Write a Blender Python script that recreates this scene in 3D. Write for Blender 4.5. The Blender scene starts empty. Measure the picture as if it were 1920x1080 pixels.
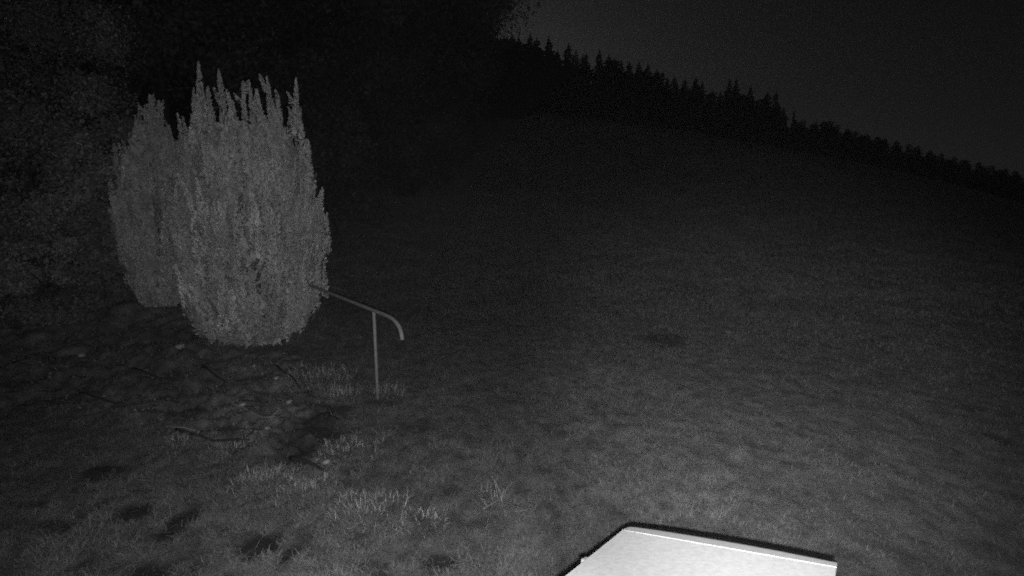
import bpy, math, random
import numpy as np
from mathutils import Vector, Matrix

# ------------------------------------------------------------------ camera, sky, light, exposure
S = bpy.context.scene
COL = S.collection
CAM_Z, PITCH = 2.4, math.radians(10)
cam_d = bpy.data.cameras.new('camera')
cam_d.sensor_width = 36.0
cam_d.lens = 36.0 * 1000 / 1920
cam_d.clip_start, cam_d.clip_end = 0.05, 3000
cam = bpy.data.objects.new('camera', cam_d)
COL.objects.link(cam)
cam.location = (0, 0, CAM_Z)
cam.rotation_euler = (math.radians(90) - PITCH, 0, 0)
S.camera = cam

MOON_EL, MOON_AZ = math.radians(5), math.radians(-9)      # azimuth from +Y, clockwise positive
world = bpy.data.worlds.new('World')
S.world = world
world.use_nodes = True
wn, wl = world.node_tree.nodes, world.node_tree.links
wn.clear()
sky = wn.new('ShaderNodeTexSky')
sky.sky_type = 'NISHITA'
sky.sun_disc = False
sky.sun_elevation = MOON_EL
sky.sun_rotation = MOON_AZ
sky.air_density, sky.dust_density, sky.ozone_density = 0.4, 0.8, 1.0
bw = wn.new('ShaderNodeRGBToBW')
bg = wn.new('ShaderNodeBackground')
bg.inputs['Strength'].default_value = 0.0026
wo = wn.new('ShaderNodeOutputWorld')
wl.new(sky.outputs[0], bw.inputs[0]); wl.new(bw.outputs[0], bg.inputs[0]); wl.new(bg.outputs[0], wo.inputs[0])

sun_d = bpy.data.lights.new('moonlight', 'SUN')
sun_d.energy = 0.03
sun_d.angle = math.radians(12)
sun = bpy.data.objects.new('moonlight', sun_d)
COL.objects.link(sun)
sdir = Vector((math.sin(MOON_AZ) * math.cos(MOON_EL), math.cos(MOON_AZ) * math.cos(MOON_EL), math.sin(MOON_EL)))
sun.rotation_euler = sdir.to_track_quat('Z', 'Y').to_euler()
sun.location = (0, 0, 30)

# the infrared lamp of the surveillance camera, just under its lens, swung a little to the right
ir_d = bpy.data.lights.new('infrared_lamp', 'SPOT')
ir_d.energy = 660
ir_d.spot_size = math.radians(128)
ir_d.spot_blend = 1.0
ir_d.shadow_soft_size = 0.012
ir = bpy.data.objects.new('infrared_lamp', ir_d)
COL.objects.link(ir)
ir.location = (0.025, 0.0, CAM_Z - 0.05)
ir.rotation_euler = Vector((-0.03, 1.0, -0.17)).to_track_quat('-Z', 'Y').to_euler()
# its second, narrower emitter throws a pool of light on the lawn at the right
ir2_d = ir_d.copy(); ir2_d.name = 'infrared_lamp_narrow'
ir2_d.energy = 880
ir2_d.spot_size = math.radians(50)
ir2 = bpy.data.objects.new('infrared_lamp', ir2_d)
COL.objects.link(ir2)
ir2.location = (0.03, 0.0, CAM_Z - 0.05)
ir2.rotation_euler = Vector((0.47, 1.0, -0.31)).to_track_quat('-Z', 'Y').to_euler()

S.view_settings.view_transform = 'Standard'
S.view_settings.look = 'None'
S.view_settings.gamma = 1.0
S.view_settings.use_curve_mapping = False
S.view_settings.exposure = 0.0
S.cycles.use_denoising = False
S.cycles.filter_width = 1.9
S.cycles.use_adaptive_sampling = True
S.cycles.adaptive_threshold = 0.14
S.cycles.adaptive_min_samples = 8
S.cycles.max_bounces = 4
S.cycles.diffuse_bounces = 2
S.cycles.volume_bounces = 0
S.cycles.sample_clamp_indirect = 0.3

# ------------------------------------------------------------------ numbers
rng = np.random.default_rng(11)
random.seed(5)


def vnoise(x, y, seed=0):
    x = np.asarray(x, float); y = np.asarray(y, float)
    xi = np.floor(x).astype(np.int64); yi = np.floor(y).astype(np.int64)
    fx = x - xi; fy = y - yi
    fx = fx * fx * (3 - 2 * fx); fy = fy * fy * (3 - 2 * fy)

    def h(a, b):
        n = (a * 374761393 + b * 668265263 + seed * 974634777) & 0x7fffffff
        n = ((n ^ (n >> 13)) * 1274126177) & 0x7fffffff
        n = ((n ^ (n >> 16)) * 2246822519) & 0x7fffffff
        return (n & 0xffff) / 65535.0
    return (h(xi, yi) * (1 - fx) * (1 - fy) + h(xi + 1, yi) * fx * (1 - fy)
            + h(xi, yi + 1) * (1 - fx) * fy + h(xi + 1, yi + 1) * fx * fy)


def fbm(x, y, seed=0, octaves=4):
    s = 0; a = 0.5; t = 0
    for k in range(octaves):
        s = s + a * vnoise(x * 2 ** k, y * 2 ** k, seed + k); t += a; a *= 0.5
    return s / t


def sstep(a, b, x):
    t = np.clip((np.asarray(x, float) - a) / (b - a), 0, 1)
    return t * t * (3 - 2 * t)


# ------------------------------------------------------------------ the lie of the land
def base_height(x, y):
    x = np.asarray(x, float); y = np.asarray(y, float)
    r = np.hypot(x, y)
    yy = np.maximum(y, 1e-3)
    u = np.clip(x / yy, -0.9, 1.15)
    g = -0.0824 * u + 0.1676 - 0.104 * u * u
    far = np.minimum(yy, 420) * g * sstep(0.0, 30.0, y)
    z = far * sstep(8, 55, r)
    z = z + 0.22 * np.exp(-((x + 4.9) ** 2 + (y - 9.2) ** 2) / (2 * 1.6 ** 2))      # bank the junipers stand on
    z = z + 0.90 * np.exp(-((x + 8.2) ** 2 + (y - 10.2) ** 2) / (2 * 2.2 ** 2))
    z = z + 0.5 * sstep(10, 20, r) * (fbm(x / 9, y / 9, 3, 3) - 0.5)
    return z


CP, SP = math.cos(PITCH), math.sin(PITCH)


def sight(px, py):
    """direction from the camera post towards a point of the photograph, per metre of depth (y)"""
    a, b = (px - 960) / 1000, (540 - py) / 1000
    y = CP + b * SP
    return a / y, (-SP + b * CP) / y


def on_ground(px, py):
    u, v = sight(px, py)
    d = np.geomspace(1.5, 300, 4000)
    h = CAM_Z + v * d - base_height(u * d, d)
    k = int(np.argmax(h < 0))
    return u * d[k], d[k]


# bare dark earth: (px, py, half width, half height) of each worn patch, turned into places on the ground
PATCH = []
for px, py, rx, ry in [(250, 962, 30, 14), (332, 982, 24, 26), (498, 1022, 34, 24), (545, 1034, 26, 16), (598, 808, 44, 40),
                       (190, 885, 36, 16), (285, 1072, 50, 20), (830, 1050, 26, 14), (370, 1062, 24, 14), (846, 916, 14, 9),
                       (1240, 635, 36, 10), (722, 748, 26, 9), (1818, 763, 26, 7), (1876, 822, 16, 12), (602, 1016, 12, 9),
                       (60, 945, 26, 10), (100, 985, 30, 12), (165, 955, 20, 10), (700, 1055, 34, 14), (800, 985, 14, 6),
                       (575, 790, 26, 10), (430, 800, 40, 8), (350, 770, 26, 10), (585, 690, 22, 8), (1900, 925, 20, 10),
                       (540, 850, 28, 9), (780, 800, 16, 7), (1090, 915, 20, 8), (660, 880, 14, 8)]:
    x0, y0 = on_ground(px, py)
    x1, _ = on_ground(px + rx, py)
    _, y1 = on_ground(px, py - ry)
    _, y2 = on_ground(px, py + ry)
    PATCH.append((x0, (y1 + y2) / 2, abs(x1 - x0) * 1.1, (y1 - y2) / 2 * 1.15))

LITTER = np.array([on_ground(*p) for p in [(-250, 560), (60, 535), (235, 548), (330, 590), (450, 655), (545, 672), (575, 700),
                                            (640, 735), (628, 850), (600, 892), (520, 868), (400, 835), (250, 800), (60, 770), (-300, 790)]])


def inside(poly, x, y):
    c = np.zeros(np.shape(x), bool)
    j = len(poly) - 1
    for i in range(len(poly)):
        xi, yi = poly[i]; xj, yj = poly[j]
        hit = ((yi > y) != (yj > y)) & (x < (xj - xi) * (y - yi) / (yj - yi + 1e-12) + xi)
        c ^= hit
        j = i
    return c


def litter_mask(x, y):
    jx = x + 0.7 * (fbm(x * 1.6, y * 1.6, 21, 3) - 0.5)
    jy = y + 0.9 * (fbm(x * 1.6, y * 1.6, 33, 3) - 0.5)
    m = 0
    for ox, oy in ((0, 0), (0.12, 0), (-0.12, 0), (0, 0.15), (0, -0.15)):
        m = m + inside(LITTER, jx + ox, jy + oy) * 0.2
    return m


def bare_mask(x, y):
    m = np.zeros(np.shape(x))
    w = fbm(x * 7, y * 7, 41, 4) - 0.5
    w2 = fbm(x * 2.6, y * 2.6, 47, 2) - 0.5
    for k, (cx, cy, rx, ry) in enumerate(PATCH):
        q = np.sqrt(((x - cx) / rx) ** 2 + ((y - cy) / ry) ** 2)
        m = np.maximum(m, (1 - sstep(0.6, 1.3, q + 1.1 * w + 0.8 * w2)) * (1.0 if k < 8 else (0.62, 0.8, 0.5)[k % 3]))
    return m


def height(x, y):
    x = np.asarray(x, float); y = np.asarray(y, float)
    z = base_height(x, y)
    r = np.hypot(x, y)
    near = 1 - sstep(14, 24, r)
    lit = litter_mask(x, y)
    z = z + near * (0.07 * (fbm(x * 1.1, y * 1.1, 5, 4) - 0.5) + 0.035 * (fbm(x * 7, y * 6, 9, 3) - 0.5))
    z = z + near * lit * (0.20 * (fbm(x * 2.4, y * 2.4, 15, 5) - 0.5) + 0.14 * (fbm(x * 8, y * 8, 17, 3) - 0.5))
    z = z - near * 0.018 * bare_mask(x, y)
    return z


def gz(x, y):
    return float(height(np.array([x]), np.array([y]))[0])


# ------------------------------------------------------------------ helpers
def tag(o, label=None, cat=None, group=None, kind=None):
    if label: o['label'] = label
    if cat: o['category'] = cat
    if group: o['group'] = group
    if kind: o['kind'] = kind
    return o


def empty(name, loc, rz=0.0):
    o = bpy.data.objects.new(name, None)
    o.empty_display_size = 0.2
    o.location = loc
    o.rotation_euler = (0, 0, rz)
    COL.objects.link(o)
    return o


def mesh_np(name, V, F, tone=None, extra=None, smooth=False):
    """V (n,3), F (m,3|4) -> mesh"""
    V = np.ascontiguousarray(V, np.float32); F = np.ascontiguousarray(F, np.int32)
    me = bpy.data.meshes.new(name)
    me.vertices.add(len(V)); me.vertices.foreach_set('co', V.ravel())
    k = F.shape[1]
    me.loops.add(F.size); me.loops.foreach_set('vertex_index', F.ravel())
    me.polygons.add(len(F)); me.polygons.foreach_set('loop_start', np.arange(0, F.size, k, dtype=np.int32))
    if smooth:
        me.polygons.foreach_set('use_smooth', np.ones(len(F), bool))
    me.update(calc_edges=True)
    at = dict(extra or {})
    if tone is not None: at['tone'] = tone
    for n, a in at.items():
        me.attributes.new(n, 'FLOAT', 'POINT').data.foreach_set('value', np.ascontiguousarray(a, np.float32))
    return me


def link(name, me, mat, parent=None):
    o = bpy.data.objects.new(name, me)
    if mat and not me.materials: me.materials.append(mat)
    COL.objects.link(o)
    if parent: o.parent = parent
    return o


class MB:
    def __init__(s): s.v = []; s.f = []

    def add(s, v, f):
        b = len(s.v); s.v += [tuple(p) for p in v]; s.f += [tuple(i + b for i in q) for q in f]

    def tube(s, pts, rad, n=10, cap=True):
        pts = [Vector(p) for p in pts]
        if not hasattr(rad, '__len__'): rad = [rad] * len(pts)
        v = []; f = []
        t0 = (pts[1] - pts[0]).normalized()
        ref = Vector((0, 0, 1)) if abs(t0.z) < 0.9 else Vector((1, 0, 0))
        a = t0.cross(ref).normalized()
        for i, p in enumerate(pts):
            t = (pts[min(i + 1, len(pts) - 1)] - pts[max(i - 1, 0)]).normalized()
            a = (a - t * a.dot(t)).normalized(); b = t.cross(a)
            for k in range(n):
                w = 2 * math.pi * k / n
                v.append(p + (a * math.cos(w) + b * math.sin(w)) * rad[i])
        for i in range(len(pts) - 1):
            for k in range(n):
                f.append((i * n + k, i * n + (k + 1) % n, (i + 1) * n + (k + 1) % n, (i + 1) * n + k))
        if cap:
            f.append(tuple(range(n - 1, -1, -1))); f.append(tuple(range((len(pts) - 1) * n, len(pts) * n)))
        s.add(v, f)

    def build(s, name, mat, parent=None, smooth=True):
        me = bpy.data.meshes.new(name)
        me.from_pydata(s.v, [], s.f); me.update()
        if smooth:
            for p in me.polygons: p.use_smooth = True
        return link(name, me, mat, parent)


def material(name, base, rough=0.85, var=0.25, scale=6.0, attr=True, bump=0.0, spec=0.2, detail=4.0):
    m = bpy.data.materials.new(name); m.use_nodes = True
    n, l = m.node_tree.nodes, m.node_tree.links
    p = n['Principled BSDF']
    p.inputs['Roughness'].default_value = rough
    p.inputs['Specular IOR Level'].default_value = spec
    tc = n.new('ShaderNodeTexCoord')
    no = n.new('ShaderNodeTexNoise'); no.inputs['Scale'].default_value = scale; no.inputs['Detail'].default_value = detail
    l.new(tc.outputs['Object'], no.inputs['Vector'])
    mr = n.new('ShaderNodeMapRange')
    mr.inputs['From Min'].default_value = 0.25; mr.inputs['From Max'].default_value = 0.75
    mr.inputs['To Min'].default_value = base * (1 - var); mr.inputs['To Max'].default_value = base * (1 + var)
    l.new(no.outputs['Fac'], mr.inputs['Value'])
    out = mr.outputs['Result']
    if attr:
        at = n.new('ShaderNodeAttribute'); at.attribute_name = 'tone'
        mu = n.new('ShaderNodeMath'); mu.operation = 'MULTIPLY'
        l.new(out, mu.inputs[0]); l.new(at.outputs['Fac'], mu.inputs[1]); out = mu.outputs[0]
    l.new(out, p.inputs['Base Color'])
    if bump:
        bp = n.new('ShaderNodeBump'); bp.inputs['Strength'].default_value = bump; bp.inputs['Distance'].default_value = 0.02
        l.new(no.outputs['Fac'], bp.inputs['Height']); l.new(bp.outputs[0], p.inputs['Normal'])
    return m


M_GRASS = material('grass_blades', 0.185, 0.9, 0.2, 2.0, spec=0.1)
M_TUFT = material('tall_grass', 0.36, 0.85, 0.15, 8.0, spec=0.1)
M_JUN = material('juniper_needles', 0.39, 0.9, 0.22, 3.5, spec=0.1)
M_JUN2 = material('dull_juniper_needles', 0.39, 0.9, 0.25, 3.5, spec=0.1)
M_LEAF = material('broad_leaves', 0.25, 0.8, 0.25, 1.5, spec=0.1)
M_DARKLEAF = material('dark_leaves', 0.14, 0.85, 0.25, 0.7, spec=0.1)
M_SPRUCE = material('spruce_needles', 0.06, 0.9, 0.3, 0.6, spec=0.05)
M_BARK = material('bark', 0.09, 0.9, 0.4, 14.0, attr=False, bump=0.5, spec=0.1)
M_PIPE = material('weathered_pipe', 0.235, 0.75, 0.22, 22.0, attr=False, bump=0.12, spec=0.15)
M_LITTER = material('dead_leaves', 0.32, 0.85, 0.3, 9.0, spec=0.1)
M_STONE = material('pale_stone', 0.32, 0.9, 0.3, 30.0, attr=False, bump=0.4)
M_TWIG = material('pale_twig', 0.24, 0.9, 0.3, 40.0, attr=False)
M_DARKTWIG = material('wet_branch', 0.035, 0.9, 0.3, 30.0, attr=False, bump=0.4)
M_LID = material('white_painted_lid', 0.6, 0.65, 0.12, 45.0, attr=False, bump=0.04, detail=9.0)
M_BODY = material('grey_white_panel', 0.6, 0.6, 0.05, 20.0, attr=False, bump=0.05)
M_METAL = material('dull_metal', 0.4, 0.5, 0.15, 30.0, attr=False)

# ------------------------------------------------------------------ ground
def ground_material():
    m = bpy.data.materials.new('turf_and_earth'); m.use_nodes = True
    n, l = m.node_tree.nodes, m.node_tree.links
    p = n['Principled BSDF']; p.inputs['Roughness'].default_value = 0.95; p.inputs['Specular IOR Level'].default_value = 0.05
    tc = n.new('ShaderNodeTexCoord')
    def noise(sc, det, lo, hi):
        no = n.new('ShaderNodeTexNoise'); no.inputs['Scale'].default_value = sc; no.inputs['Detail'].default_value = det
        no.inputs['Roughness'].default_value = 0.7
        l.new(tc.outputs['Object'], no.inputs['Vector'])
        mr = n.new('ShaderNodeMapRange'); mr.inputs['From Min'].default_value = 0.3; mr.inputs['From Max'].default_value = 0.7
        mr.inputs['To Min'].default_value = lo; mr.inputs['To Max'].default_value = hi
        l.new(no.outputs['Fac'], mr.inputs['Value']); return mr.outputs[0], no
    fine, fn = noise(60, 6, 0.6, 1.4)
    mid, _ = noise(4, 5, 0.75, 1.25)
    big, _ = noise(0.22, 6, 0.75, 1.25)
    def mul(a, b):
        mu = n.new('ShaderNodeMath'); mu.operation = 'MULTIPLY'
        for i, s in enumerate((a, b)):
            if isinstance(s, float): mu.inputs[i].default_value = s
            else: l.new(s, mu.inputs[i])
        return mu.outputs[0]
    at = n.new('ShaderNodeAttribute'); at.attribute_name = 'tone'
    l.new(mul(mul(mul(fine, mid), big), at.outputs['Fac']), p.inputs['Base Color'])
    bp = n.new('ShaderNodeBump'); bp.inputs['Strength'].default_value = 0.7; bp.inputs['Distance'].default_value = 0.03
    l.new(fn.outputs['Fac'], bp.inputs['Height']); l.new(bp.outputs[0], p.inputs['Normal'])
    return m


az = np.concatenate([np.linspace(-180, -62, 40, endpoint=False), np.linspace(-62, 62, 800, endpoint=False), np.linspace(62, 180, 40, endpoint=False)])
az = np.radians(az)
rr = np.concatenate([[0.01], np.geomspace(0.8, 3.2, 12, endpoint=False), np.geomspace(3.2, 22, 400, endpoint=False), np.geomspace(22, 460, 110)])
A, R = np.meshgrid(az, rr)
gx, gy = (R * np.sin(A)).ravel(), (R * np.cos(A)).ravel()
gzv = height(gx, gy)
na, nr = len(az), len(rr)
i, j = np.meshgrid(np.arange(nr - 1), np.arange(na), indexing='ij')
j2 = (j + 1) % na
F = np.stack([i * na + j, i * na + j2, (i + 1) * na + j2, (i + 1) * na + j], -1).reshape(-1, 4)[:, ::-1]
lit, bare = litter_mask(gx, gy), bare_mask(gx, gy)
far_light = sstep(5, 27, np.hypot(gx, gy))          # light on the far field, put into the ground colour beyond the lawn
gt = (0.07 + 0.12 * fbm(gx * 12 + 9, gy * 9, 77, 3) + 0.40 * far_light + 0.16 * sstep(30, 80, np.hypot(gx, gy))) * (1 - lit) + (0.05 + 0.2 * fbm(gx * 6, gy * 6, 55, 4) ** 1.4 + .06 * (fbm(gx * 14, gy * 14, 58, 2) - .3)) * lit
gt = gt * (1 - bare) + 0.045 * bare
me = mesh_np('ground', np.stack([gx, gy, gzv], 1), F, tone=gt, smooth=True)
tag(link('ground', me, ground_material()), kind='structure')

# ------------------------------------------------------------------ grass
def blades(x, y, z, L, w, az, th0, th1, tone):
    """bent blades, five vertices each"""
    n = len(x)
    dx, dy = np.sin(az), np.cos(az); sx, sy = np.cos(az), -np.sin(az)
    m = 0.55 * L; t = 0.45 * L
    mx, my, mz = x + dx * np.sin(th0) * m, y + dy * np.sin(th0) * m, z + np.cos(th0) * m
    tx, ty, tz = mx + dx * np.sin(th1) * t, my + dy * np.sin(th1) * t, mz + np.cos(th1) * t
    V = np.empty((n, 5, 3))
    V[:, 0] = np.stack([x - sx * w / 2, y - sy * w / 2, z], 1); V[:, 1] = np.stack([x + sx * w / 2, y + sy * w / 2, z], 1)
    V[:, 2] = np.stack([mx - sx * w * .4, my - sy * w * .4, mz], 1); V[:, 3] = np.stack([mx + sx * w * .4, my + sy * w * .4, mz], 1)
    V[:, 4] = np.stack([tx, ty, tz], 1)
    b = np.arange(n)[:, None, None] * 5
    F = (np.array([[0, 1, 3], [0, 3, 2], [2, 3, 4]])[None] + b).reshape(-1, 3)
    return V.reshape(-1, 3), F, np.repeat(tone, 5)


N = 1250000
q = rng.random(N)
d = (2.2 ** 0.45 + q * (118 ** 0.45 - 2.2 ** 0.45)) ** (1 / 0.45)
a = rng.uniform(-math.radians(57), math.radians(57), N)
x, y = d * np.sin(a), d * np.cos(a)
lit, bare = litter_mask(x, y), bare_mask(x, y)
patch = fbm(x * 1.3, y * 1.3, 61, 4)
fine = fbm(x * 8, y * 7, 71, 3)
mott = fbm(x * 12 + 9, y * 9, 77, 3)
keep = rng.random(N) < (1 - 0.92 * bare) * (1 - 0.6 * lit) * sstep(0.2, 0.52, fine + 0.5 * (mott - .5)) * (0.55 + 0.6 * sstep(.3, .6, patch))
x, y, d, lit, patch, fine, mott = x[keep], y[keep], d[keep], lit[keep], patch[keep], fine[keep], mott[keep]
n = len(x)
left = sstep(-0.15, -0.9, x / y * 1.0 + 0.12)                      # rougher, longer sward on the left of the lawn
L = (0.040 + 0.045 * rng.random(n) ** 2 + 0.08 * np.clip(patch - .38, 0, 1) * (0.4 + left)) * (1 + 0.03 * d)
w = (0.003 + 0.003 * rng.random(n)) * np.clip(d / 6, 1, 12)
tone = np.clip(0.3 + 0.4 * patch + 0.75 * mott + 0.45 * (fine - .5) + rng.normal(0, 0.15, n), 0.25, 1.7) * (1 + 1.25 * sstep(7, 28, d) + .8 * sstep(30, 80, d))  # far blades painted lighter with distance, standing in for light on the field
z = height(x, y)
near_ = 1 - sstep(6, 16, d)
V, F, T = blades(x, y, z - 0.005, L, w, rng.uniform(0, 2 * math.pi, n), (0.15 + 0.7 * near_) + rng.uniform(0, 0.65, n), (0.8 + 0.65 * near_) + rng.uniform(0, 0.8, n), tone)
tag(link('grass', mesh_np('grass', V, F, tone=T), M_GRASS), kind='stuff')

# dead leaves and moss crumbs on the bank
N = 42000
bx = rng.uniform(LITTER[:, 0].min() - 0.5, LITTER[:, 0].max() + 0.5, N); by = rng.uniform(LITTER[:, 1].min() - .5, LITTER[:, 1].max() + .5, N)
k = (litter_mask(bx, by) > 0.3) & (fbm(bx * 2.5, by * 2.5, 81, 3) > 0.4) & (bare_mask(bx, by) < 0.3)
bx, by = bx[k], by[k]; n = len(bx)
s = rng.uniform(0.008, 0.022, n); an = rng.uniform(0, 6.283, n)
t1 = rng.normal(0, .5, n); t2 = rng.normal(0, .5, n)
c = np.stack([bx, by, height(bx, by) + 0.012], 1)
e1 = np.stack([np.cos(an), np.sin(an), t1], 1) * s[:, None]; e2 = np.stack([-np.sin(an), np.cos(an), t2], 1) * (s * .6)[:, None]
V = np.stack([c - e1, c - e2, c + e1, c + e2], 1).reshape(-1, 3)
tag(link('leaf_litter', mesh_np('leaf_litter', V, np.arange(4 * n).reshape(-1, 4), tone=np.repeat(np.clip(rng.normal(.5, .18, n), .12, .85), 4)), M_LITTER), kind='stuff')

# ------------------------------------------------------------------ thin night mist, added to lift the dark and give grain
def mist():
    v = [(x, y, z) for z in (-48, 125) for x, y in ((-480, -480), (480, -480), (480, 480), (-480, 480))]
    me = bpy.data.meshes.new('haze')
    me.from_pydata(v, [], [(3, 2, 1, 0), (4, 5, 6, 7), (0, 1, 5, 4), (1, 2, 6, 5), (2, 3, 7, 6), (3, 0, 4, 7)])
    m = bpy.data.materials.new('mist'); m.use_nodes = True
    n = m.node_tree.nodes; n.clear()
    pv = n.new('ShaderNodeVolumePrincipled'); o = n.new('ShaderNodeOutputMaterial')
    pv.inputs['Color'].default_value = (.9, .9, .9, 1); pv.inputs['Density'].default_value = 0.00055; pv.inputs['Anisotropy'].default_value = 0.6
    m.node_tree.links.new(pv.outputs[0], o.inputs['Volume'])
    tag(link('haze', me, m), kind='stuff')


mist()

# ------------------------------------------------------------------ hill forest
def spruce_crown(seed, full=1.0, blunt=0.0):
    """unit spruce: 1 high, crown as whorls of drooping boughs"""
    r = np.random.default_rng(seed)
    V = []; F = []
    levels = 26
    for k in range(levels):
        f = k / (levels - 1)
        z = 0.06 + 0.93 * f
        R = 0.17 * full * ((1 - f) ** (0.8 - 0.3 * blunt) + 0.03) * r.uniform(0.75, 1.25)
        nb = int(9 - 4 * f)
        o = r.uniform(0, 6.28)
        for b in range(nb):
            w = o + 6.283 * b / nb + r.normal(0, 0.25)
            rl = R * r.uniform(0.6, 1.2)
            ca, sa = math.cos(w), math.sin(w)
            droop = 0.05 * r.uniform(0.4, 1.4) * (1 - f * .8)
            for s0, s1, wd in ((0.05, 0.65, 0.42), (0.4, 1.0, 0.30)):
                bi = len(V)
                for rad, sd in ((s0, 0), ((s0 + s1) / 2, wd), (s1, 0), ((s0 + s1) / 2, -wd)):
                    px, py = ca * rl * rad - sa * rl * sd * .9, sa * rl * rad + ca * rl * sd * .9
                    V.append((px, py, z - droop * rad ** 1.4 + r.normal(0, 0.006)))
                F.append((bi, bi + 1, bi + 2)); F.append((bi, bi + 2, bi + 3))
                bi = len(V)                                              # hanging twigs under the bough
                mx = (s0 + s1) / 2
                V += [(ca * rl * s0, sa * rl * s0, z + .004), (ca * rl * s1, sa * rl * s1, z - droop * s1), (ca * rl * mx, sa * rl * mx, z - droop * mx - 0.035 * r.uniform(.5, 1.3))]
                F.append((bi, bi + 1, bi + 2))
    V += [(-.004, 0, .95), (.004, 0, .95), (0, 0, 1.02)]; F.append((len(V) - 3, len(V) - 2, len(V) - 1))
    V = np.array(V)
    return mesh_np('spruce_crown', V, np.array(F), tone=np.clip(r.normal(1, .25, len(V)), .4, 1.8))


SPR = [spruce_crown(s) for s in (1, 2, 3)] + [spruce_crown(s, 1.25) for s in (4, 5)]
SCR = [spruce_crown(s, 1.7, 1.2) for s in (6, 7, 8)]
tb = MB(); tb.tube([(0, 0, -0.03), (0, 0, 0.4), (0, 0, 0.97)], [0.018, 0.012, 0.002], 6)
tk = tb.build('trunk', M_BARK); TRUNK = tk.data; bpy.data.objects.remove(tk)


def spruce(x, y, h, mesh, label, group, wide=1.0):
    g = float(base_height(x, y))
    o = empty('spruce_tree', (x, y, g), random.uniform(0, 6.28))
    o.scale = (h * wide, h * wide, h)
    tag(o, label, 'tree', group)
    link('crown', mesh, M_SPRUCE, o); link('trunk', TRUNK, M_BARK, o)
    return o


def crest_depth(px):
    u = (px - 960) / 1000
    return 114 + 60 * float(sstep(0.45, 0.95, u))


SKY = [(900, 40), (940, 62), (995, 62), (1030, 74), (1065, 84), (1120, 95), (1145, 104), (1180, 115), (1210, 120), (1232, 130), (1265, 144), (1305, 146),
       (1340, 172), (1368, 150), (1408, 164), (1440, 175), (1456, 174), (1475, 208), (1500, 224), (1530, 228), (1560, 230), (1595, 242), (1640, 256),
       (1700, 270), (1740, 282), (1800, 296), (1850, 307), (1920, 325), (2050, 352), (2300, 400)]
sx_, sy_ = zip(*SKY)
def skyline(px): return float(np.interp(px, sx_, sy_))

G_CREST = 'spruces along the crest of the dark hill forest'
named = {1368: ('tall pointed spruce, left top of the highest twin peak', 1.0),
         1381: ('tall pointed spruce, right top of the highest twin peak', 1.0),
         1440: ('pointed spruce, left of the close pair right of the crest\'s sky gap', 1.0),
         1456: ('pointed spruce, right of the close pair where the crest drops', 1.0),
         1408: ('slim spruce between twin peak and sky gap in the crest', .9),
         1490: ('thin spindly spruce standing alone at the foot of the crest drop', .45),
         1029: ('narrow needle tipped spruce near the leafy branches at the upper left of the crest', .8),
         1099: ('spruce with a thin tip, midway along the upper left stretch of the crest', .9),
         1232: ('round shouldered spruce left of a small notch in the crest', 1.2),
         1265: ('spike topped spruce right of a small notch in the crest', 1.1)}
tops = [(945, 66), (960, 62), (972, 66), (994, 60), (1006, 70), (1029, 66), (1045, 92), (1066, 80), (1080, 92), (1099, 98), (1124, 90), (1142, 102),
        (1165, 112), (1180, 114), (1198, 112), (1215, 118), (1232, 128), (1265, 140), (1284, 147), (1305, 143), (1317, 152), (1337, 166), (1352, 168), (1368, 147),
        (1381, 146), (1408, 160), (1440, 171), (1456, 169), (1470, 200), (1490, 204), (1506, 224), (1531, 223), (1545, 226), (1556, 224), (1570, 232),
        (1590, 240), (1605, 244), (1625, 250), (1645, 254), (1660, 258), (1682, 262), (1705, 268), (1722, 272), (1745, 280), (1765, 286), (1790, 292), (1812, 298),
        (1835, 302), (1860, 308), (1885, 315), (1905, 318), (1930, 328)]
for px, py in tops:
    d = crest_depth(px) + random.uniform(8, 16)
    u, v = sight(px, py)
    h = CAM_Z + v * d - float(base_height(u * d, d))
    right = px > 1500
    lab, wd = named.get(px, (None, random.uniform(0.8, 1.35)))
    if lab is None:
        lab = ('low bushy conifer on the falling right end of the forest crest' if right else 'spruce tip on the crest left of the small notch, against the night sky' if px < 1240 else 'spruce tip on the crest right of the small notch, against the night sky')
    g = 'low conifers on the falling right end of the crest' if right else G_CREST
    spruce(u * d, d, h / 1.0, random.choice(SCR if right and px != 1531 else SPR), lab, g, wd * (0.95 if right else 1.6))
# the forest body in front of and behind the crest trees
for row, (dd, lo, hi) in enumerate([(1.0, .45, .72), (6.0, .65, .9), (13.0, .84, .99), (20.0, .82, .98)]):
    px = 905 + row * 9
    while px < 2120:
        d = crest_depth(px) + dd + random.uniform(-1.5, 1.5)
        u, v = sight(px, skyline(px))
        g = float(base_height(u * d, d))
        h = (CAM_Z + v * d - g) * random.uniform(lo, hi)
        right = px > 1500
        spruce(u * d, d, max(h, 2.5), random.choice(SCR if right or row == 0 or (row == 2 and random.random() < .5) else SPR), ('dark conifer in the left part of the hill forest, between leafy branches and crest notch' if px < 1240 else 'dark conifer in the middle of the hill forest, under the highest crest peaks' if px < 1500 else 'dark low conifer in the right part of the hill forest above the field'), 'conifers in the body of the hill forest', 1.5)
        px += random.uniform(25, 37)
# woods climbing the hill behind the garden trees on the left
for row, dd in enumerate((50, 57, 64)):
    x = -78 + row * 1.5
    while x < -2.2 - row * .6:
        d = dd + random.uniform(-2, 2)
        h = random.uniform(17, 21) if x < -6.6 else random.uniform(9.5, 11)
        spruce(x, d, h, random.choice(SPR), 'dark tree in the wood climbing the slope behind the garden trees', 'trees of the wood behind the garden', 1.6)
        x += random.uniform(4.2, 5.6)

for x, d, h in ((-2.6, 62, 11.5), (-4.1, 66, 13), (-5.8, 61, 14), (-3.4, 55, 9.6)):
    spruce(x, d, h, random.choice(SPR), 'dark tree in the wood climbing the slope behind the garden trees', 'trees of the wood behind the garden', 1.6)

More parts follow.
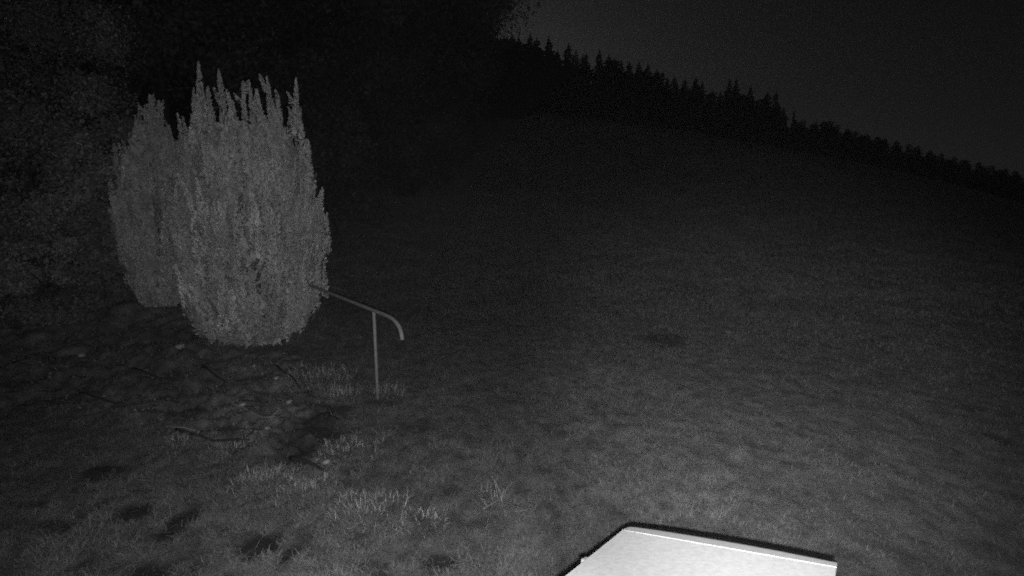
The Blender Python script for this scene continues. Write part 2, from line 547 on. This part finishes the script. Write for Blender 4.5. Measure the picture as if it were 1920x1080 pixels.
# ------------------------------------------------------------------ leafy trees and shrubs
def leaf_cloud(centres, radii, per, size, seed, flat=0.8):
    r = np.random.default_rng(seed)
    P = []
    for c, ra, k in zip(centres, radii, per):
        dirs = r.normal(0, 1, (k, 3)); dirs /= np.linalg.norm(dirs, axis=1)[:, None]
        rad = r.random(k) ** (1 / 2.2)
        P.append(np.asarray(c) + dirs * (rad * ra)[:, None] * np.array([1, 1, flat]))
    P = np.concatenate(P); n = len(P)
    nrm = r.normal(0, 1, (n, 3)) + np.array([0, 0, .5]); nrm /= np.linalg.norm(nrm, axis=1)[:, None]
    a = np.cross(nrm, r.normal(0, 1, (n, 3))); a /= np.linalg.norm(a, axis=1)[:, None] + 1e-9
    b = np.cross(nrm, a)
    s = size * r.uniform(.6, 1.35, n)
    a *= s[:, None]; b *= (s * .48)[:, None]
    V = np.stack([P - a, P - b + nrm * (s * .12)[:, None], P + a, P + b + nrm * (s * .12)[:, None]], 1).reshape(-1, 3)
    return V, np.arange(4 * n).reshape(-1, 4), np.repeat(np.clip(r.normal(1, .3, n), .35, 2.0), 4)


def leafy(name, cat, label, x, y, h, cr, trunk_h, n_clump, per, size, mat, seed, group=None, zsq=1.0, trunk_r=.12):
    r = np.random.default_rng(seed)
    g = gz(x, y)
    o = tag(empty(name, (x, y, g)), label, cat, group)
    cz = (h + trunk_h) / 2; hz = (h - trunk_h) / 2
    cs = []
    for _ in range(n_clump):
        dv = r.normal(0, 1, 3); dv /= np.linalg.norm(dv)
        q = r.random() ** .45
        cs.append((dv[0] * cr * q, dv[1] * cr * q, cz + dv[2] * hz * q * zsq))
    rad = [cr * r.uniform(.16, .34) for _ in cs]
    V, F, T = leaf_cloud(cs, rad, [per] * n_clump, size, seed + 1)
    V[:, 2] = np.maximum(V[:, 2], 0.03)
    link('crown', mesh_np('crown', V, F, tone=T), mat, o)
    m = MB(); m.tube([(0, 0, -.1), (.03 * h * .1, 0, trunk_h), (0, 0, h * .8)], [trunk_r, trunk_r * .75, trunk_r * .15], 8); m.build('trunk', M_BARK, o)
    for c in cs[:7]:
        m = MB(); z0 = trunk_h * r.uniform(.6, 1.1)
        m.tube([(0, 0, z0), (c[0] * .5, c[1] * .5, z0 + (c[2] - z0) * .6), c], [trunk_r * .45, trunk_r * .3, trunk_r * .08], 6); m.build('limb', M_BARK, o)
    return o


GT = 'broadleaf trees in the dark behind the junipers'
leafy('broadleaf_tree', 'tree', 'big leafy tree filling the upper left corner, its leaves faintly lit', -10.9, 12.2, 9.5, 3.1, .8, 85, 1000, .034, M_LEAF, 101, GT, trunk_r=.2)
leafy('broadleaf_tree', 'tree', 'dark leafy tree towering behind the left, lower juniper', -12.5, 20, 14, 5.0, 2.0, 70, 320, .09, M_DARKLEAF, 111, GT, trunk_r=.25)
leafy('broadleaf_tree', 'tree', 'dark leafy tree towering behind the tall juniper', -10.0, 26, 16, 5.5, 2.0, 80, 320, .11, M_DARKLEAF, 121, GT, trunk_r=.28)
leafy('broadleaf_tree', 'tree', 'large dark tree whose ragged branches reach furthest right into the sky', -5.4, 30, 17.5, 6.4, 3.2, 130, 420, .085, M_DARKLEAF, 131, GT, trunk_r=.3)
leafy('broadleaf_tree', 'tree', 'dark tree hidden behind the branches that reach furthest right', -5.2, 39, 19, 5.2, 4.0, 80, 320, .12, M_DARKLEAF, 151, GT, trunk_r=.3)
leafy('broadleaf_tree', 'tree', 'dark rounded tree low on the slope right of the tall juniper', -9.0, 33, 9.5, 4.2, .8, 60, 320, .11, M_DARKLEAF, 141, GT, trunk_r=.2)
GS = 'leafy shrubs on the bank and along the upper field edge'
leafy('leafy_shrub', 'shrub', 'faintly lit leafy shrub beside the left, lower juniper', -7.6, 9.8, 2.7, .95, .25, 46, 200, .034, M_LEAF, 201, GS, trunk_r=.04)
leafy('leafy_shrub', 'shrub', 'dark leafy shrub at the left edge of the picture above the bank', -9.6, 10.2, 2.6, 1.25, .2, 50, 200, .036, M_LEAF, 211, GS, trunk_r=.04)
leafy('leafy_shrub', 'shrub', 'low spreading shrub in front of the taller shrubs on the bank', -7.9, 8.9, 1.15, .8, .08, 30, 180, .03, M_LEAF, 221, GS, trunk_r=.03)
leafy('leafy_shrub', 'shrub', 'tall loose shrub between the upper left tree and the left juniper', -9.1, 12.0, 4.4, 1.3, .3, 46, 240, .045, M_LEAF, 231, GS, trunk_r=.05)
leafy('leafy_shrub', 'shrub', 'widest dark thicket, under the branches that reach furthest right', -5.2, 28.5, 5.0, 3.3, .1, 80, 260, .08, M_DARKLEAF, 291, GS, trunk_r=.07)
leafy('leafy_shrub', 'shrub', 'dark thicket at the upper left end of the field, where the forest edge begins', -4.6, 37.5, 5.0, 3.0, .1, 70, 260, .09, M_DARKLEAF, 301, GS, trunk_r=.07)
leafy('leafy_shrub', 'shrub', 'dark shrub hugging the lower left side of the lower juniper', -6.6, 8.5, 1.7, .55, .08, 40, 260, .026, M_DARKLEAF, 261, GS, trunk_r=.03)
leafy('leafy_shrub', 'shrub', 'low tangled shrub on the bank at the left edge of the picture', -8.4, 8.5, .8, .8, .03, 30, 200, .028, M_LEAF, 271, GS, trunk_r=.02)
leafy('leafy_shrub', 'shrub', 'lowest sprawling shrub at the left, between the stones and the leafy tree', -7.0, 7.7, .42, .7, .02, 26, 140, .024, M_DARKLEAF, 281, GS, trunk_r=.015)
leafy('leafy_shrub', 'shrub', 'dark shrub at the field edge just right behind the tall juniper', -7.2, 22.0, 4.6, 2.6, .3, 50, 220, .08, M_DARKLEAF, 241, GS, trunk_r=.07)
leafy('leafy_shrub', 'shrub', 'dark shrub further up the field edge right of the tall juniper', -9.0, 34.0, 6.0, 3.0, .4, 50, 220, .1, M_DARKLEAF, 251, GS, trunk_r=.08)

# ------------------------------------------------------------------ the two lit junipers
def sprig_mesh(axis_pts, radius, n, size, r, up=1.0):
    """feathery upright shoot: many narrow scale sprigs round a bent axis"""
    axis_pts = np.asarray(axis_pts)
    t = r.random(n) ** 0.85
    k = np.clip(t * (len(axis_pts) - 1), 0, len(axis_pts) - 1.001)
    i = k.astype(int); f = (k - i)[:, None]
    P = axis_pts[i] * (1 - f) + axis_pts[i + 1] * f
    ax = axis_pts[i + 1] - axis_pts[i]; ax /= np.linalg.norm(ax, axis=1)[:, None]
    dv = r.normal(0, 1, (n, 3)); dv -= ax * (dv * ax).sum(1)[:, None]; dv /= np.linalg.norm(dv, axis=1)[:, None]
    rad = radius * (1 - t) ** 0.7 * r.random(n) ** .5
    P = P + dv * rad[:, None] * .6
    ln = size * r.uniform(.55, 1.4, n) * (1 - .5 * t)
    g = ax * up * r.uniform(.7, 1.2, n)[:, None] + dv * (r.uniform(.35, 1.05, n) * (1 - .45 * t))[:, None]; g /= np.linalg.norm(g, axis=1)[:, None]
    sd = np.cross(g, r.normal(0, 1, (n, 3))); sd /= np.linalg.norm(sd, axis=1)[:, None]
    w = (ln * r.uniform(.12, .22, n))[:, None]
    tip = P + g * ln[:, None]
    V = np.stack([P, P + g * (ln * .45)[:, None] - sd * w, tip, P + g * (ln * .45)[:, None] + sd * w], 1)
    # two side needles per sprig
    q1 = P + g * (ln * .35)[:, None]
    V2 = np.stack([q1, q1 + g * (ln * .3)[:, None] + sd * (ln * .38)[:, None], q1 + g * (ln * .22)[:, None] + sd * w * .4, q1 + g * (ln * .05)[:, None]], 1)
    V3 = np.stack([q1, q1 + g * (ln * .3)[:, None] - sd * (ln * .38)[:, None], q1 + g * (ln * .22)[:, None] - sd * w * .4, q1 + g * (ln * .05)[:, None]], 1)
    return np.concatenate([V, V2, V3]).reshape(-1, 3)


def shoot_axis(p, lean, length, r, wob=.04):
    pts = [np.array(p, float)]
    dirv = np.array([lean[0], lean[1], 1.0]); dirv /= np.linalg.norm(dirv)
    for _ in range(4):
        dirv = dirv + r.normal(0, wob, 3) + np.array([0, 0, .06]); dirv /= np.linalg.norm(dirv)
        pts.append(pts[-1] + dirv * length / 4)
    return pts


def juniper(label, x, y, prof, spires, n_shoot, per, seed, size, lobes, leanout=.16, length=(.45, 1.0), inner=9000, mat=None):
    mat = mat or M_JUN
    r = np.random.default_rng(seed)
    g = float(base_height(x, y))
    o = tag(empty('juniper_tree', (x, y, g)), label, 'tree', 'junipers on the bank')
    zs, rs = np.array(prof).T
    ph = r.uniform(0, 6.28, 3)
    def rad(z, w):
        return np.interp(z, zs, rs) * (1 + lobes * np.sin(3 * w + ph[0] + .5 * z) + lobes * .8 * np.sin(7 * w + ph[1] - .7 * z) + lobes * .6 * np.sin(13 * w + ph[2]))
    VV = []; TT = []
    area = rs + .15
    cdf = np.concatenate([[0], np.cumsum((area[1:] + area[:-1]) / 2 * np.diff(zs))]); cdf /= cdf[-1]
    for _ in range(n_shoot):
        z = float(np.interp(r.random(), cdf, zs)); w = r.uniform(0, 6.283)
        R = float(rad(z, w)) * r.uniform(.62, .99)
        ln = r.uniform(*length)
        z0 = max(z - ln * .6, .03)
        R0 = min(R, float(rad(z0, w)) * .97)
        ca, sa = math.cos(w), math.sin(w)
        zt = min(z0 + ln, zs[-1])
        Rt = float(rad(zt, w))
        lean = ((Rt * r.uniform(.88, 1.06) - R0) / ln + leanout * .2)
        lean = max(min(lean, .5), -.45)
        ax = shoot_axis((ca * R0, sa * R0, z0), (ca * lean, sa * lean), ln, r)
        V = sprig_mesh(ax, .085 * r.uniform(.8, 1.5), per, size, r)
        VV.append(V); TT.append(np.full(len(V), np.clip(r.normal(1, .27), .45, 1.7)) * np.repeat(np.clip(r.normal(1, .22, len(V) // 4), .4, 1.8), 4))
    # darker mass of inner foliage that closes the crown
    z = np.interp(r.random(inner), cdf, zs); w = r.uniform(0, 6.283, inner); R = rad(z, w) * r.uniform(.45, .86, inner)
    c = np.stack([np.cos(w) * R, np.sin(w) * R, z], 1)
    e1 = r.normal(0, 1, (inner, 3)) * .035 + np.array([0, 0, .03]); e2 = r.normal(0, 1, (inner, 3)) * .022
    VV.append(np.stack([c - e1, c - e2, c + e1, c + e2], 1).reshape(-1, 3)); TT.append(np.full(inner * 4, .9))
    V = np.concatenate(VV)
    link('crown', mesh_np('crown', V, np.arange(len(V)).reshape(-1, 4), tone=np.concatenate(TT)), mat, o)
    m = MB(); m.tube([(0, 0, -.12), (0.02, 0, 1.0), (0, 0.03, zs[-1] * .8)], [.13, .1, .03], 10); m.build('trunk', M_BARK, o)
    for sx, sy, sz0, sz1, wdt, k in spires:                       # the leading shoots that stand out of the crown
        ax = shoot_axis((sx, sy, sz0), (r.normal(0, .03), r.normal(0, .03)), sz1 - sz0, r, .025)
        Vs = [sprig_mesh(ax, wdt, k, size * 1.05, r)]
        for _ in range(max(3, int(wdt * 30))):                     # side tips
            q = np.array(ax)[r.integers(1, 4)]; w = r.uniform(0, 6.28)
            Vs.append(sprig_mesh(shoot_axis(q, (math.cos(w) * .5, math.sin(w) * .5), (sz1 - sz0) * .3, r), .04, k // 9, size, r))
        Vs = np.concatenate(Vs)
        link('leading_shoot', mesh_np('leading_shoot', Vs, np.arange(len(Vs)).reshape(-1, 4), tone=np.repeat(np.clip(r.normal(1, .25, len(Vs) // 4), .4, 1.8), 4)), mat, o)
    return o


def at_depth(px, py, d):
    u, v = sight(px, py)
    return u * d, CAM_Z + v * d


JX, JY = -3.88, 7.9
jg = float(base_height(JX, JY))
sp = []
for px, py, wd, low, k in [(375, 118, .12, 270, 900), (360, 165, .09, 290, 500), (412, 138, .09, 260, 700), (392, 165, .06, 260, 380), (428, 178, .06, 260, 360), (452, 154, .05, 250, 420),
                           (470, 156, .06, 250, 460), (485, 170, .06, 250, 360), (505, 146, .10, 270, 800), (522, 175, .07, 270, 420), (549, 148, .08, 260, 620), (566, 208, .09, 320, 460),
                           (580, 268, .08, 370, 420), (598, 372, .07, 470, 380), (608, 398, .07, 480, 380), (606, 492, .05, 560, 240), (345, 215, .08, 330, 460), (440, 190, .08, 270, 420)]:
    dd = JY + random.uniform(-.35, .1)
    xx, zt = at_depth(px, py, dd); _, zl = at_depth(px, low, dd)
    sp.append((xx - JX, dd - JY, zl - jg, zt - jg, wd, k))
prof = [(.07, .22), (.14, .40), (.26, .58), (.42, .74), (.62, .86), (.95, .95), (1.4, 1.0), (2.1, 1.02), (2.5, .97), (2.88, .88), (3.15, .78), (3.35, .58)]
prof = [(max(z - jg, .02 + .01 * k), r) for k, (z, r) in enumerate(prof)]
juniper('tall broad juniper with many pointed upright shoots, brightly lit on the bank', JX, JY, prof, sp, 680, 300, 7, .05, .06)

KX, KY = -5.72, 8.75
kg = float(base_height(KX, KY))
sp = []
for px, py, wd, low, k in [(284, 180, .17, 260, 900), (296, 190, .12, 260, 500), (270, 200, .13, 280, 500), (318, 236, .1, 310, 400), (250, 238, .09, 310, 380), (212, 272, .05, 330, 260), (228, 300, .08, 380, 300),
                           (318, 380, .13, 560, 520), (338, 420, .13, 585, 520), (352, 455, .13, 605, 480), (300, 430, .13, 570, 480), (368, 490, .12, 622, 420), (330, 350, .11, 520, 420)]:
    dd = KY + random.uniform(-.2, .1) - (.75 if low > 500 else 0)
    xx, zt = at_depth(px, py, dd); _, zl = at_depth(px, low, dd)
    sp.append((xx - KX, dd - KY, zl - kg, zt - kg, wd, k))
prof = [(.05, .34), (.3, .5), (.8, .62), (1.3, .68), (1.7, .66), (2.1, .58), (2.45, .46), (2.75, .30), (2.95, .14)]
prof = [(z * (3.9 - kg) / 3.4, r) for z, r in prof]
juniper('lower cone shaped juniper at the left of the tall one, bushy top', KX, KY, prof, sp, 420, 200, 17, .052, .05, inner=6000, mat=M_JUN2)

# ------------------------------------------------------------------ handrail
hr = tag(empty('handrail', (-1.61, 6.07, gz(-1.61, 6.07))), 'weathered steel pipe handrail with a bent down end, running into the tall juniper', 'handrail')
hz0 = hr.location.z
dx, dy = .625, -.781
def rp(t, z): return (dx * t, dy * t, z - hz0)
pts = [rp(t, 1.065) for t in (-3.1, -1.9, -1.0, 0.0, .28)] + [rp(.40, 1.062), rp(.50, 1.050), rp(.58, 1.025), rp(.645, .985), rp(.68, .935), rp(.695, .875), rp(.70, .862)]
m = MB(); m.tube(pts, .0215, 14); m.build('rail', M_PIPE, hr)
for t in (0.0, -3.0):
    m = MB()
    zb = gz(-1.61 + dx * t, 6.07 + dy * t) - hz0
    m.tube([rp(t, 0)[:2] + (zb - .15,), rp(t, 0)[:2] + (zb + .5,), rp(t, 1.05)], .019, 12); po = m.build('post', M_PIPE, hr)
    m = MB(); m.tube([rp(t, 1.018), rp(t, 1.030), rp(t, 1.044)], [.0195, .0225, .024], 12, cap=False); m.build('weld_collar', M_PIPE, po)

# ------------------------------------------------------------------ white box whose sloping lid shows at the bottom of the picture
GRAD = Vector((.051, -.293)); Z0 = CAM_Z - 1.5; P0 = Vector((0.54, 2.235))
def lidz(x, y): return Z0 + GRAD.x * (x - P0.x) + GRAD.y * (y - P0.y)
def on_lid(px, py):
    u, v = sight(px, py)
    d = (Z0 - GRAD.x * P0.x - GRAD.y * P0.y - CAM_Z) / (v - GRAD.x * u - GRAD.y)
    return Vector((u * d, d))
a_, b_ = on_lid(1167, 993), on_lid(1569, 1063)
e2 = (b_ - a_).normalized(); e1 = Vector((-e2.y, e2.x)) * -1
if e1.y > 0: e1 = -e1
W = (b_ - a_).length; DEP = .95
bgz = gz(*(a_ + e2 * W / 2 + e1 * DEP / 2))
box = tag(empty('storage_box', ((a_ + e2 * W / 2 + e1 * DEP / 2).x, (a_ + e2 * W / 2 + e1 * DEP / 2).y, bgz)), 'white storage box standing on the lawn, its pale sloping lid catching the light', 'box')
O3 = Vector(box.location)
def lp(s, t, dz=0.0):
    q = a_ + e2 * s + e1 * t
    return Vector((q.x, q.y, lidz(q.x, q.y) + dz)) - O3
# lid top plate: rounded corners, slight crown
NS, NT = 24, 16
def plate(s0, s1, t0, t1, dz, thick, name, mat, crown=0.0, rc=.02):
    m = MB()
    v = []; f = []
    out = []
    for cx, cy, a0 in ((s1 - rc, t1 - rc, 0), (s0 + rc, t1 - rc, 90), (s0 + rc, t0 + rc, 180), (s1 - rc, t0 + rc, 270)):
        for k in range(6):
            w = math.radians(a0 + 90 * k / 5); out.append((cx + rc * math.cos(w), cy + rc * math.sin(w)))
    n = len(out); bev = min(.004, thick * .3)
    cs, ct = (s0 + s1) / 2, (t0 + t1) / 2
    def ring(ins, z):
        r = []
        for s, t in out:
            ds, dt = cs - s, ct - t; L = math.hypot(ds, dt)
            r.append(lp(s + ds / L * ins, t + dt / L * ins, z))
        return r
    rings = [ring(0, dz - thick), ring(0, dz - bev), ring(bev, dz)]
    for r in rings: v += r
    for q in range(2):
        for k in range(n): f.append((q * n + k, q * n + (k + 1) % n, (q + 1) * n + (k + 1) % n, (q + 1) * n + k))
    f.append(tuple(range(2 * n, 3 * n))); f.append(tuple(range(n - 1, -1, -1)))
    m.add(v, f)
    return m
lid = plate(0, W, 0.0, DEP, 0, .03, 'lid', M_LID, rc=.006).build('lid', M_LID, box, smooth=False)
plate(.026, W - .03, .014, DEP - .03, .0025, .0035, 'lid_panel', M_LID, rc=.01).build('lid_panel', M_LID, lid, smooth=False)
# bead along the fold
m = MB(); m.tube([lp(s * W / 8, .003, -.0005) for s in range(9)], .0025, 8); m.build('fold_bead', M_LID, lid)
# bowed lip that drops away from the fold
m = MB(); v = []; f = []
outer = [(1168.5, 991.8), (1174, 986.5), (1180, 984.5), (1190, 985), (1230, 990), (1290, 999), (1350, 1009), (1410, 1019.5), (1470, 1031), (1530, 1043.5), (1560, 1050), (1570, 1053), (1571, 1057), (1569.5, 1062.5)]
SL = .13
for k, (px, py) in enumerate(outer):
    q = on_lid(px, py); s = (q - a_).dot(e2); t = -(q - a_).dot(e1) * 1.65
    s = min(max(s, 0.0), W)
    v += [lp(s, .001, -.001), lp(s, -t * .55, -.001 - SL * t * .5), lp(s, -t, -.001 - SL * t), lp(s, -t + .004, -.055 - SL * t)]
for k in range(len(outer) - 1):
    for c in range(3): f.append((4 * k + c, 4 * k + c + 1, 4 * k + c + 5, 4 * k + c + 4))
m.add(v, f); m.build('front_lip', M_LID, lid)
# hasp on the left side
m = MB(); q = on_lid(1104, 1046); s0 = (q - a_).dot(e2); t0 = (q - a_).dot(e1)
def boxed(m, s0, s1, t0, t1, z0, z1):
    c = [lp(s, t, z) for z in (z0, z1) for s, t in ((s0, t0), (s1, t0), (s1, t1), (s0, t1))]
    m.add(c, [(3, 2, 1, 0), (4, 5, 6, 7), (0, 1, 5, 4), (1, 2, 6, 5), (2, 3, 7, 6), (3, 0, 4, 7)])
boxed(m, -.014, .0, t0 - .012, t0 + .016, -.03, -.004); boxed(m, -.022, -.014, t0 - .004, t0 + .010, -.05, -.008)
m.build('hasp', M_METAL, box, smooth=False)
# body: four upright walls under the lid
m = MB()
c = [(.03, .03), (W - .03, .03), (W - .03, DEP - .03), (.03, DEP - .03)]
top = [lp(s, t, -.031) for s, t in c]
bot = [Vector((p.x, p.y, -.08)) for p in top]
mid = [Vector((p.x, p.y, p.z * .5)) for p in top]
m.add(bot + mid + top, [(k + o, (k + 1) % 4 + o, (k + 1) % 4 + 4 + o, k + 4 + o) for o in (0, 4) for k in range(4)] + [(8, 9, 10, 11), (3, 2, 1, 0)])
m.build('body', M_BODY, box, smooth=False)

# ------------------------------------------------------------------ tufts, stones, twigs
def tuft(px, py, label, n, L, spread, lean, mat=M_TUFT, seed=0):
    n = int(n * 1.8)
    x, y = on_ground(px, py)
    r = np.random.default_rng(1000 + seed)
    z = gz(x, y); spread *= 1.35
    rx, ry = np.clip(r.normal(0, spread, (2, n)), -1.35 * spread, 1.35 * spread)
    zz = height(x + rx, y + ry) - z - .01
    ang = np.arctan2(rx, ry) + r.normal(0, .9, n)
    V, F, T = blades(rx, ry, zz, .72 * L * r.uniform(.35, 1.2, n), r.uniform(.0025, .005, n), ang, r.uniform(.2, lean + .6, n), r.uniform(1.0, 2.3, n), np.clip(r.normal(.9, .25, n), .35, 1.6))
    o = link('grass_tuft', mesh_np('grass_tuft', V, F, tone=T), mat)
    o.location = (x, y, z)
    tag(o, label, 'grass tuft', 'tufts of long grass at the lawn edge')


tuft(600, 712, 'widest pale tuft of long grass left of the handrail post, below the juniper', 420, .24, .20, .7, seed=1)
tuft(640, 742, 'tuft of long bent grass just left of the foot of the handrail post', 240, .24, .11, .8, seed=2)
tuft(730, 735, 'short bushy tuft right at the foot of the handrail post', 160, .16, .10, .6, seed=3)
tuft(495, 905, 'spiky grass tuft on the lower edge of the bank with crossed straws', 240, .17, .12, .9, seed=4)
tuft(575, 925, 'spiky grass tuft just right of the crossed straws tuft below the bank', 200, .15, .11, .9, seed=5)
tuft(690, 965, 'largest pale tuft of dry grass in the lower left lawn', 340, .15, .14, .9, seed=6)
tuft(795, 978, 'small pale tuft beside dark earth in the lower left lawn', 140, .11, .08, .9, seed=7)
tuft(935, 945, 'flattened tuft with long straws lying across the middle of the lawn', 70, .26, .08, 1.4, seed=8)
tuft(430, 635, 'pale grass under the left skirt of the tall juniper', 200, .16, .16, .8, seed=9)
tuft(470, 695, 'pale mossy grass on the bank below the tall juniper', 220, .14, .17, .9, seed=10)
tuft(432, 845, 'thin grass tuft on the lower middle of the bank', 130, .14, .12, .8, seed=11)
tuft(650, 850, 'grass tuft overhanging the right side of the dark hollow', 240, .15, .15, 1.0, seed=12)
tuft(335, 835, 'thin upright grass tuft at the left lower bank', 60, .17, .06, .6, seed=13)


def stone(px, py, s, label, seed):
    x, y = on_ground(px, py)
    r = np.random.default_rng(300 + seed)
    import bmesh
    bm = bmesh.new(); bmesh.ops.create_icosphere(bm, subdivisions=2, radius=1)
    for v in bm.verts:
        k = 1 + .35 * (vnoise(v.co.x * 1.3 + seed * 7, v.co.y * 1.3 + v.co.z * 2.1, seed) - .5)
        v.co = Vector((v.co.x * s * k, v.co.y * s * .8 * k, v.co.z * s * .55 * k))
    me = bpy.data.meshes.new('stone'); bm.to_mesh(me); bm.free()
    o = link('stone', me, M_STONE); o.location = (x, y, gz(x, y) + s * .25); o.rotation_euler = (0, 0, r.uniform(0, 6))
    tag(o, label, 'stone', 'pale stones on the bank')


stone(152, 662, .055, 'pale stone lying far left on the dark bank', 1)
stone(338, 660, .085, 'largest pale stone, on the bank left below the tall juniper', 2)
stone(543, 759, .04, 'small pale stone between the twigs left of the handrail post', 3)
stone(502, 808, .03, 'tiny bright stone below the twigs on the bank', 4)
stone(612, 868, .04, 'small pale stone on the right lower end of the bank', 5)
stone(455, 762, .035, 'small pale stone at the left end of the crooked twig', 6)
stone(520, 718, .04, 'pale stone higher on the bank under the grass by the juniper', 7)


def twig(pix, rad, label, mat, name='twig', seed=0):
    r = np.random.default_rng(500 + seed)
    P = []
    for px, py in pix:
        x, y = on_ground(px, py); P.append(Vector((x, y, gz(x, y) + rad + .015)))
    o = P[0].copy(); Q = []
    for a, b in zip(P[:-1], P[1:]):
        for k in range(3): Q.append(a.lerp(b, k / 3) + Vector(r.normal(0, .006, 3)) - o)
    Q.append(P[-1] - o)
    m = MB(); m.tube(Q, [rad * (1 - .6 * k / len(Q)) for k in range(len(Q))], 6)
    ob = m.build(name, mat); ob.location = o
    tag(ob, label, 'twig', 'twigs fallen on the bank')


twig([(432, 762), (455, 768), (485, 778), (512, 782), (530, 770)], .009, 'crooked pale twig lying across the bank left of the handrail post', M_TWIG, seed=1)
twig([(305, 797), (335, 806), (368, 808)], .009, 'straight pale twig on the middle of the bank', M_TWIG, seed=2)
twig([(455, 757), (500, 759), (560, 755)], .011, 'long dark twig lying level above the crooked pale twig', M_DARKTWIG, seed=3)
twig([(545, 852), (575, 868), (612, 892)], .022, 'thick dark branch lying at the lower right end of the bank', M_DARKTWIG, 'branch', seed=4)
twig([(330, 812), (400, 826), (470, 838)], .016, 'long dark branch half sunk along the lower bank', M_DARKTWIG, 'branch', seed=5)
twig([(250, 700), (300, 716), (345, 722)], .012, 'dark twig left of the middle of the bank, below the largest pale stone', M_DARKTWIG, seed=7)
twig([(380, 690), (420, 712), (470, 722)], .014, 'dark twig on the bank straight below the tall juniper', M_DARKTWIG, seed=8)
twig([(520, 700), (548, 716), (566, 742)], .016, 'dark stick sloping down beside the widest pale tuft', M_DARKTWIG, seed=9)
twig([(150, 742), (215, 756), (262, 752)], .012, 'dark twig at the left lower end of the bank', M_DARKTWIG, seed=10)
twig([(905, 962), (935, 945), (968, 926)], .004, 'single pale straw pointing up right on the mid lawn', M_TWIG, 'straw', seed=6)
